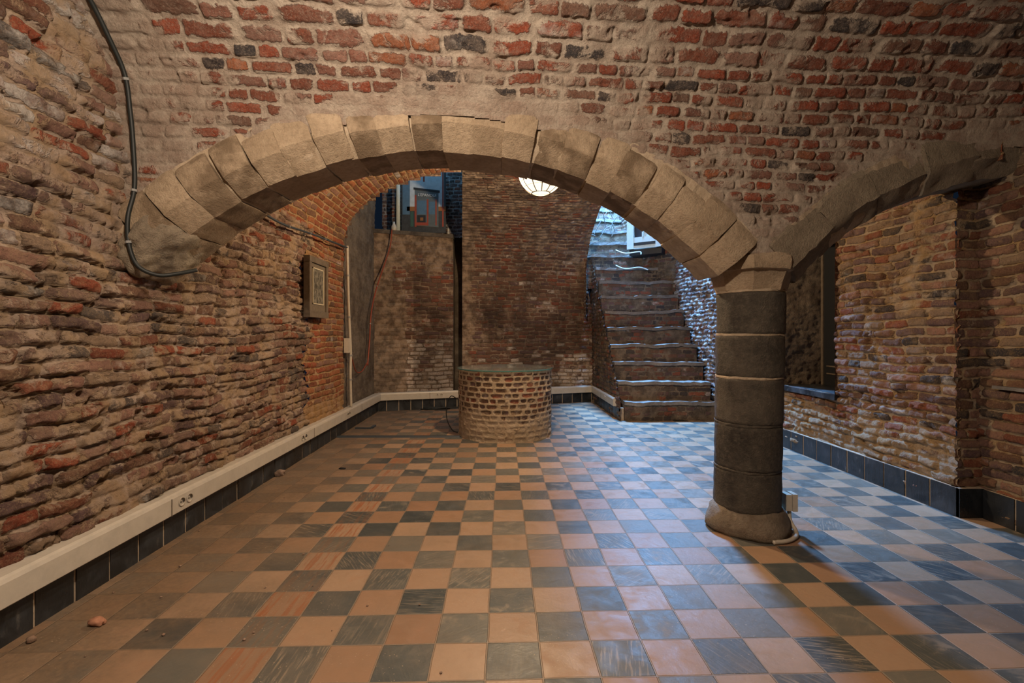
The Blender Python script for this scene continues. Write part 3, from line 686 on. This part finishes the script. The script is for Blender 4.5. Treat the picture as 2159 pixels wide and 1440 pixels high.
# ------------------------------------------------------------------ caged globe lamp
LX, LY, LZ, LR = .36, 4.42, 2.725, .205
T = thing('globe_lamp', 'glowing caged glass globe lamp hanging from the vault', 'lamp', (LX, LY, LZ+.5))
n = 20; pr = [(LR*math.sin(PI*i/n), -LR*math.cos(PI*i/n)*.98) for i in range(3, n-3)]
mb = MB(); mb.lathe(pr, (LX, LY, LZ), 40); mb.build('glass_globe', M['globe'], T, smooth=True)
for k in range(12):
    a = 2*PI*k/12+PI/2; mb = MB()
    mb.tube([(LX+1.025*LR*math.sin(b_)*math.cos(a), LY+1.025*LR*math.sin(b_)*math.sin(a), LZ-1.01*LR*math.cos(b_)) for b_ in [PI*(.13+.72*j/20) for j in range(21)]], .0042, 6)
    mb.build('cage_rib', M['globe_wire'], T)
for b_ in (.135, .27, .36, .45, .55, .65):
    b2 = PI*b_; mb = MB(); r_ = 1.025*LR*math.sin(b2); ring = [(LX+r_*math.cos(2*PI*j/40), LY+r_*math.sin(2*PI*j/40), LZ-1.01*LR*math.cos(b2)) for j in range(41)]
    mb.tube(ring, .0045 if b_ < .2 else .0012, 6, cap=False); mb.build('cage_ring', M['globe_wire'], T)
mb = MB(); mb.lathe([(.10, .16), (.11, .19), (.07, .24), (.03, .27), (.03, .44), (.075, .46), (.075, .54)], (LX, LY, LZ), 24); mb.build('ceiling_mount', M['globe_wire'], T)

# ------------------------------------------------------------------ stairs
T = thing('stone_staircase', 'steep worn stone staircase climbing into daylight beside the back wall', 'staircase', (2.3, 6.5, 0))
def sline(k):
    Y = 6.53+.22*k
    xl = 1.672-.02*(Y-6.6)+(.04 if k == 0 else 0)
    if Y > 8.3: xl = 1.50
    xr = np.interp(Y, [6.5, 7.9, 8.1, 8.6, 9.0, 11], [2.98, 2.94, 2.95, 2.56, 2.36, 2.36]); return xl, float(xr), Y
rs = random.Random(3)
for k in range(15):
    xl, xr, Y = sline(k); z1 = .265*(k+1)-.05; z0 = 0 if k < 2 else .265*k-.35; nx = 26; mb = MB(); yb = Y+.50; jj = rs.uniform(0, 9)
    def blk(za, zb, yf, yb_, sub, fnx, nm, mat, par, sd):
        b_ = MB(); vs = []; fs = []; nyy = 8; 
        grid = {}
        def vid(i, j, l):
            key = (i, j, l)
            if key not in grid:
                x_ = xl+(xr-xl)*i/nx; y_ = yf+(yb_-yf)*j/nyy; z_ = za+(zb-za)*l/sub
                bow = .04*math.sin(x_*2.2+jj)+.035*mn.noise((x_*4, jj, 1)); bowz = .026*mn.noise((x_*3, jj+4, 2))+.012*mn.noise((x_*13, jj+4, 2))
                if k == 0: bow += .12*max(0, (1.95-x_)/.3)**2
                if j == 0: y_ += bow
                elif j < 3: y_ += bow*.5
                grid[key] = len(vs); vs.append((x_, y_, max(z_+bowz, 0)))
            return grid[key]
        for i in range(nx):
            for j in range(nyy):
                fs.append((vid(i, j, sub), vid(i+1, j, sub), vid(i+1, j+1, sub), vid(i, j+1, sub))); fs.append((vid(i, j, 0), vid(i, j+1, 0), vid(i+1, j+1, 0), vid(i+1, j, 0)))
            for l in range(sub):
                fs.append((vid(i, 0, l), vid(i+1, 0, l), vid(i+1, 0, l+1), vid(i, 0, l+1))); fs.append((vid(i, nyy, l), vid(i, nyy, l+1), vid(i+1, nyy, l+1), vid(i+1, nyy, l)))
        for j in range(nyy):
            for l in range(sub):
                fs.append((vid(0, j, l), vid(0, j, l+1), vid(0, j+1, l+1), vid(0, j+1, l))); fs.append((vid(nx, j, l), vid(nx, j+1, l), vid(nx, j+1, l+1), vid(nx, j, l+1)))
        b_.add(vs, fs); b_.rough(.008, 9, sd)
        return b_.build(nm, mat, par)
    o = blk(z0, z1, Y+.012, yb, 6, None, 'step', M['steprub'], T, k)
    me = o.data; uvl = me.uv_layers.new(name='brick')
    co = np.empty(len(me.vertices)*3, np.float32); me.vertices.foreach_get('co', co); co = co.reshape(-1, 3)
    li = np.empty(len(me.loops), np.int32); me.loops.foreach_get('vertex_index', li)
    uvl.data.foreach_set('uv', np.stack([(co[li, 0]+co[li, 1]*.9)/.16, co[li, 2]/.065], -1).astype(np.float32).ravel())
    blk(z1, z1+.048, Y-.008, yb, 2, None, 'tread', M['tread'], o, k+40)

# casement window standing on the stair turn
T = thing('casement_window', 'white painted casement window hanging over the upper stairs', 'window', (2.4, 8.35, 2.62))
def W(s, o, z):      # s along the frame, o out towards the room
    p0 = Vector((2.23, 8.36)); d = Vector((.83, -.56)).normalized(); n_ = Vector((-.56, -.83)).normalized(); p = p0+d*s+n_*o; return (p.x, p.y, z)
def wb(s0, s1, o0, o1, za, zb, nm, mat, par=T):
    mb = MB(); mb.hexa([W(s0, o0, za), W(s1, o0, za), W(s1, o1, za), W(s0, o1, za), W(s0, o0, zb), W(s1, o0, zb), W(s1, o1, zb), W(s0, o1, zb)]); return mb.build(nm, mat, par)
zb_, zt_ = 2.70, 3.95
wb(0, .60, -.02, .05, zb_, zb_+.20, 'bottom_rail', M['white_paint']); wb(0, .12, -.02, .06, zb_, zt_, 'stile', M['white_paint']); wb(.50, .60, -.02, .06, zb_, zt_, 'stile', M['white_paint'])
wb(0, .60, -.02, .06, zt_-.12, zt_, 'top_rail', M['white_paint']); wb(.265, .29, 0, .055, zb_+.2, zt_-.1, 'mullion', M['white_paint'])
wb(.08, .54, .05, .056, zb_+.055, zb_+.105, 'groove', M['black_paint']); wb(.12, .265, -.01, .01, zb_+.2, zb_+.62, 'pane', M['glasspane_dark'])
wb(.12, .265, -.01, .012, zb_+.62, zt_-.1, 'panel', M['white_paint']); wb(.29, .50, -.01, .014, zb_+.2, zt_-.1, 'panel', M['white_paint'])
wb(.02, .58, -.30, -.02, zb_-.10, zb_+.3, 'backing_box', M['black_paint'])
# bare twigs beside it
T = thing('bare_twigs', 'tangle of bare pale twigs on the uppermost steps', 'twigs', (1.95, 8.9, 3.2)); rs = random.Random(4)
for i in range(12):
    x0, z0_ = 1.62+rs.random()*.5, 3.05+rs.random()*.5; y0 = 8.75+rs.random()*.2; dx_, dz_ = rs.uniform(-.35, .35), rs.uniform(-.1, .5)
    mb = MB(); mb.tube(spline([(x0, y0, z0_-.05), (x0+dx_*.4, y0-.05, z0_+dz_*.5), (x0+dx_, y0-.02, z0_+dz_+rs.uniform(-.1, .1))], 5), [.007]*5+[.004]*6, 5); mb.build('twig', M['tread'], T)
for i, (dxx, z_) in enumerate(((-.12, 2.62), (.0, 2.35))):
    mb = MB(); mb.tube(spline([(2.0, 8.3, z_+.07), (2.15, 8.22, z_), (2.38, 8.18, z_+.02), (2.52+dxx, 8.15, z_-.03)], 6), .010, 6); mb.build('twig', M['white_paint'], T)
for (yy, zz, lb) in ((7.80, 2.72, 'blue board fixed high on the whitewashed stair wall, nearer the window'), (7.25, 2.40, 'lower blue board on the whitewashed stair wall, beside the arch')):
    mb = MB(); mb.box(2.90, 2.96, yy, yy+.34, zz, zz+.20); mb.box(2.88, 2.95, yy, yy+.34, zz-.02, zz); tag(mb.build('wall_board', M['blue_board']), lb, 'board', 'blue boards on the stair wall')  # blue blocks put the daylight in small wall recesses into the colour

# ------------------------------------------------------------------ niche shutter, stone peg on the right wall
T = thing('dark_door', 'dark narrow door panel at the back of the right wall niche', 'door', (3.62, 4.75, .66))
mb = MB(); mb.box(3.52, 3.555, NY0+.01, NY1-.01, .66, 2.24); mb.build('door_panel', M['black_paint'], T)
mb = MB(); mb.box(3.505, 3.525, NY1-.05, NY1-.02, .66, 2.1); mb.build('door_frame', M['frame_wood'], T)
for zz in (.78, .86): mb = MB(); mb.box(3.51, 3.522, NY0+.1, NY1-.1, zz, zz+.015); mb.build('door_rail', M['frame_wood'], T)
mb = MB(); mb.box(3.14, 3.22, 2.82, 3.02, .865, .885); mb.rough(.003, 10)
tag(mb.build('slate_slab', M['tread']), 'thin slate slab sticking out of the right front wall', 'slab')

# ------------------------------------------------------------------ framed picture on the left wall
T = thing('framed_picture', 'old wooden frame with a grey relief print on the left wall', 'picture', (-1.9, 4.84, 1.4))
y0, y1, z0, z1 = 4.60, 5.09, 1.385, 1.985; xw = -1.945; xf = -1.885
mb = MB()
mb.box(xw, xf, y0, y0+.055, z0, z1); mb.box(xw, xf, y1-.055, y1, z0, z1); mb.box(xw+.001, xf+.004, y0-.003, y1+.003, z0-.003, z0+.06); mb.box(xw+.001, xf+.003, y0-.003, y1+.003, z1-.055, z1+.003)
mb.build('frame', M['frame_wood'], T)
mb = MB(); mb.box(xw, xf-.015, y0+.05, y1-.05, z0+.05, z1-.05); mb.build('mount', M['mat'], T)
a_, b_ = .10, .13; mb = MB()
for (ya, yb_, za, zb2) in ((y0+a_, y0+a_+.012, z0+b_, z1-.10), (y1-a_-.012, y1-a_, z0+b_, z1-.10), (y0+a_, y1-a_, z0+b_, z0+b_+.012), (y0+a_, y1-a_, z1-.112, z1-.10)): mb.box(xf-.016, xf-.008, ya, yb_, za, zb2)
mb.build('inner_border', M['frame_inner'], T)
t = NT('relief_print', .5); P = t.obj(); q_ = t.noise(t.mapv(P, scale=(1, 1, .6)), 30, 8, .75, .6)
t_print = t.out(t.mix(t.mr(q_, .34, .68), (.02, .018, .014), (.26, .235, .18)), t.bump(q_, .01))
mb = MB(); mb.box(xf-.018, xf-.012, y0+a_+.01, y1-a_-.01, z0+b_+.01, z1-.11); mb.build('print', t_print, T)

# ------------------------------------------------------------------ cables and pipes
def cable(name, label, cat, pts, r, mat, clips=(), group=None, n=8, cdir=(1, 0, 0)):
    sp = spline(pts, n); T = thing(name, label, cat, pts[0], group)
    mb = MB(); mb.tube(sp, r, 10); mb.build('cable_sheath', mat, T, True)
    for c in clips:
        i = int(c*(len(sp)-2)); d = (sp[i+1]-sp[i]).normalized(); mb = MB(); mb.tube([sp[i]-d*.006, sp[i]+d*.006], r*1.35, 8); mb.build('clip', M['clip'], T)
    return T
cable('wall_cable', 'black cable running down the corner and curling under the arch foot', 'cable',
      [(-1.90, 1.75, 2.93), (-1.905, 2.02, 2.87), (-1.905, 2.17, 2.765), (-1.90, 2.27, 2.65), (-1.895, 2.36, 2.52), (-1.90, 2.40, 2.36), (-1.90, 2.42, 2.2), (-1.90, 2.43, 1.98), (-1.91, 2.40, 1.82), (-1.91, 2.40, 1.70), (-1.89, 2.41, 1.60), (-1.86, 2.43, 1.55), (-1.80, 2.47, 1.525), (-1.74, 2.52, 1.54), (-1.69, 2.60, 1.57)],
      .0105, M['black_cable'], (.08, .3, .52, .66))
cable('wall_cable', 'thin dark cable clipped along the left wall towards the conduit', 'cable',
      [(-1.90, 3.05, 2.20), (-1.89, 3.5, 2.19), (-1.90, 4.0, 2.165), (-1.89, 4.45, 2.19), (-1.90, 4.75, 2.215), (-1.89, 5.2, 2.235), (-1.90, 5.75, 2.27)], .010, M['blue_cable'], (.25, .42, .62, .8))
T = thing('conduit_pipe', 'cream vertical conduit pipe from the vault edge down to the trunking', 'pipe', (-1.92, 5.9, .29))
sp = spline([(-1.915, 5.80, 2.30), (-1.915, 5.82, 2.0), (-1.915, 5.86, 1.5), (-1.915, 5.93, 1.0), (-1.915, 5.92, .7), (-1.915, 5.95, .285)])
mb = MB(); mb.tube(sp, .017, 12); mb.build('pipe', M['pipe'], T, True)
for i in (9, 17, 25, 33): mb = MB(); mb.tube([sp[i], sp[i]+(sp[i+1]-sp[i]).normalized()*.02], .023, 12); mb.build('pipe_clip', M['clip'], T)
mb = MB(); mb.box(-1.955, -1.90, 5.80, 5.88, .98, 1.16); tag(mb.build('junction_box', M['pipe']), 'small cream box beside the vertical conduit on the left wall', 'junction box')
cable('power_cable', 'long red cable hanging down the rendered corner from the chute', 'cable',
      [(-1.74, 7.40, 2.86), (-1.76, 7.38, 2.6), (-1.84, 7.33, 2.29), (-1.92, 7.15, 1.89), (-1.94, 6.95, 1.52), (-1.94, 6.86, 1.10), (-1.94, 6.76, .76)], .010, M['red_cable'], (.5, .75))
cable('power_cable', 'short brown cable looping from the wall box by the conduit', 'cable',
      [(-1.92, 5.88, 1.05), (-1.92, 6.0, .90), (-1.93, 6.2, .72), (-1.93, 6.45, .70), (-1.93, 6.7, .80)], .007, M['red_cable'])
cable('floor_cable', 'thin black cable looping down beside the brick well', 'cable',
      [(-.60, 6.0, .40), (-.66, 5.98, .42), (-.70, 5.9, .30), (-.69, 5.85, .15), (-.62, 5.8, .03), (-.55, 5.75, .012)], .006, M['black_cable'])
cable('floor_cable', 'black cable bundle lying against the dark back skirting', 'cable',
      [(-1.30, 7.50, .012), (-1.1, 7.46, .02), (-.98, 7.52, .016), (-.85, 7.60, .012), (-.95, 7.66, .02), (-1.15, 7.56, .03), (-1.25, 7.5, .03), (-1.0, 7.5, .035), (-.5, 7.72, .012)], .012, M['black_cable'])
mb = MB(); P8 = [(-1.94, 5.50, 0), (-.50, 5.50, 0), (-.50, 5.56, 0), (-1.94, 5.56, 0), (-1.94, 5.51, .018), (-.50, 5.51, .018), (-.50, 5.55, .018), (-1.94, 5.55, .018)]; mb.hexa(P8)
tag(mb.build('floor_cable_cover', M['blue_cable']), 'flat dark cable cover strip crossing the floor to the well', 'cable cover')
mb = MB(); mb.box(-1.88, -1.68, 6.00, 6.03, 0, .018); mb.box(-1.70, -1.66, 6.03, 6.18, 0, .018)
tag(mb.build('angle_bracket', M['blue_cable']), 'small black angled strip lying on the floor by the left wall', 'strip')

# ------------------------------------------------------------------ poster in the chute opening
T = thing('street_poster', 'large printed photograph of an old shop front propped in the blue-lit chute', 'poster', (-1.3, 7.9, 2.86))
def pm(nm, c, nz=.25): return simple(nm, c, .7, nz=nz, nscale=14)
py = 7.72; px0, px1, pz0, pz1 = -1.66, -.93, 2.87, 4.1
mb = MB(); mb.box(px0, px1, py, py+.02, pz0, pz1); mb.build('poster_board', pm('print_dark', (.045, .05, .055), .5), T)
def pr_(nm, x0, x1, z0, z1, mat, d=.002, sl=0):
    mb = MB(); y_ = py-d; mb.hexa([(x0, y_, z0), (x1, y_, z0-sl), (x1, py, z0-sl), (x0, py, z0), (x0, y_, z1), (x1, y_, z1-sl), (x1, py, z1-sl), (x0, py, z1)]); return mb.build(nm, mat, T)
mw = pm('print_pale_wall', (.50, .55, .58)); mr_ = pm('print_red', (.30, .06, .035)); mg = pm('print_grey', (.10, .12, .13)); mbk = pm('print_black', (.02, .022, .025)); mo_ = pm('print_orange', (.28, .12, .04)); mg2 = pm('print_green', (.04, .10, .08)); mbl = pm('print_blue', (.08, .16, .25))
pr_('printed_wall', px0+.14, px1-.03, pz0+.42, pz1-.02, mw)
pr_('printed_wall_band', px0+.09, px1, pz0+.36, pz0+.43, mo_, .003)
pr_('printed_side', px0+.02, px0+.14, pz0+.30, pz1-.1, mbl, .003)
pr_('printed_shop', px0+.22, px1-.12, pz0+.12, pz0+.72, mg, .004, .03); pr_('printed_cornice', px0+.20, px1-.10, pz0+.71, pz0+.745, mbk, .006, .05)
pr_('printed_frame', px0+.22, px0+.25, pz0+.10, pz0+.62, mr_, .006); pr_('printed_frame', px0+.42, px0+.445, pz0+.12, pz0+.55, mr_, .006); pr_('printed_frame', px1-.17, px1-.15, pz0+.12, pz0+.55, mr_, .006)
pr_('printed_window', px0+.26, px0+.41, pz0+.30, pz0+.53, mbl, .006); pr_('printed_window', px0+.455, px1-.18, pz0+.30, pz0+.51, mbl, .006); pr_('printed_door', px0+.26, px0+.40, pz0+.14, pz0+.29, mbk, .006)
pr_('printed_plinth', px0+.25, px0+.42, pz0+.12, pz0+.17, mr_, .007); pr_('printed_notice', px0+.31, px0+.36, pz0+.20, pz0+.25, mo_, .008)
pr_('printed_side', px0+.15, px0+.20, pz0+.10, pz0+.35, mg2, .003); pr_('printed_post', px1-.06, px1-.035, pz0+.1, pz1-.05, mr_, .005); pr_('printed_upper_window', px0+.355, px0+.385, pz0+.84, pz0+1.0, mr_, .004)
fc = bpy.data.curves.new('shop_lettering', 'FONT'); fc.body = "L'EPANOUI"; fc.size = .062; fc.extrude = .001
fc.materials.append(pm('print_letter', (.6, .62, .62), 0)); fo = bpy.data.objects.new('lettering_curve', fc); COL.objects.link(fo)
bpy.context.view_layer.update()
lm = bpy.data.meshes.new_from_object(fo.evaluated_get(bpy.context.evaluated_depsgraph_get())); bpy.data.objects.remove(fo)
fo = bpy.data.objects.new('shop_lettering', lm); COL.objects.link(fo)
fo.parent = T; fo.matrix_parent_inverse = parent_world(T).inverted(); fo.location = (px0+.27, py-.008, pz0+.605); fo.rotation_euler = (PI/2, .06, 0)
mb = MB(); mb.tube([(-1.70, 7.66, 2.865), (-1.70, 7.66, 3.5), (-1.71, 7.66, 4.6)], .035, 14); tag(mb.build('drain_pipe', M['white_paint'], None, True), 'pale vertical pipe beside the poster in the chute', 'pipe')
mb = MB(); mb.lathe([(.035, 0), (.045, .01), (.045, .07), (.02, .12), (.015, .15)], (-1.745, 7.56, 2.86), 16); tag(mb.build('plastic_bottle', M['white_pvc'], None, True), 'small white bottle standing on the ledge left of the poster', 'bottle')
mb = MB(); mb.lathe([(.012, 0), (.018, .01), (.016, .05), (.006, .06)], (-.90, 7.82, 2.86+.05), 12)
mb.lathe([(.02, 0), (.02, .05)], (-.90, 7.82, 2.86), 12); tag(mb.build('candle_stub', M['white_pvc'], None, True), 'tiny white candle stub on the ledge right of the poster', 'candle')

# ------------------------------------------------------------------ rubble on the floor
def gp(px, py_): Z = F*H/(py_-703); return ((px-1060)*Z/F, Z)
x_, y_ = gp(205, 1318); tag(lump('brick_chip', (x_, y_, .014), (.030, .016, .014), M['brickchip'], None, 2, .4, 3, flat=0), 'pale brick chip lying on a dark tile near the left skirting', 'rubble')
x_, y_ = gp(590, 1003); tag(lump('stone_lump', (x_, y_, .024), (.034, .034, .026), M['debris'], None, 5, .4, 3, flat=0), 'grey stone lump against the left skirting tiles', 'rubble')
x_, y_ = gp(722, 989); tag(lump('dark_chip', (x_, y_, .007), (.03, .012, .008), M['black_paint'], None, 6, .3, 2, flat=0), 'small black chip on a tile left of the well', 'rubble')
x_, y_ = gp(66, 1354); tag(lump('stone_chip', (x_, y_, .010), (.016, .014, .012), M['debris'], None, 9, .4, 2, flat=0), 'small stone chip close to the nearest left skirting tile', 'rubble')
proto = lump('crumb', (0, 0, 0), (.006, .005, .004), M['debris'], None, 4, .4, 1); rs = random.Random(11)
tag(proto, 'tiny stone crumb scattered on the dusty tiles', 'crumb', 'stone crumbs on the floor')
pts = [gp(*p) for p in ((885, 1276), (515, 1350), (535, 1335), (660, 1236), (775, 1278), (490, 1205), (545, 1145), (310, 1330), (345, 1340), (600, 1050), (180, 1385), (420, 1120), (820, 1150), (700, 1330), (240, 1250), (930, 1420), (340, 1260), (560, 1240), (380, 1195), (640, 1170))]
for i, (x_, y_) in enumerate(pts):
    o = proto if i == 0 else proto.copy()
    if i: COL.objects.link(o)
    s_ = rs.uniform(.5, 1.3); o.location = (x_, y_, .003*s_); o.scale = (s_, s_, s_); o.rotation_euler = (0, 0, rs.uniform(0, 6))
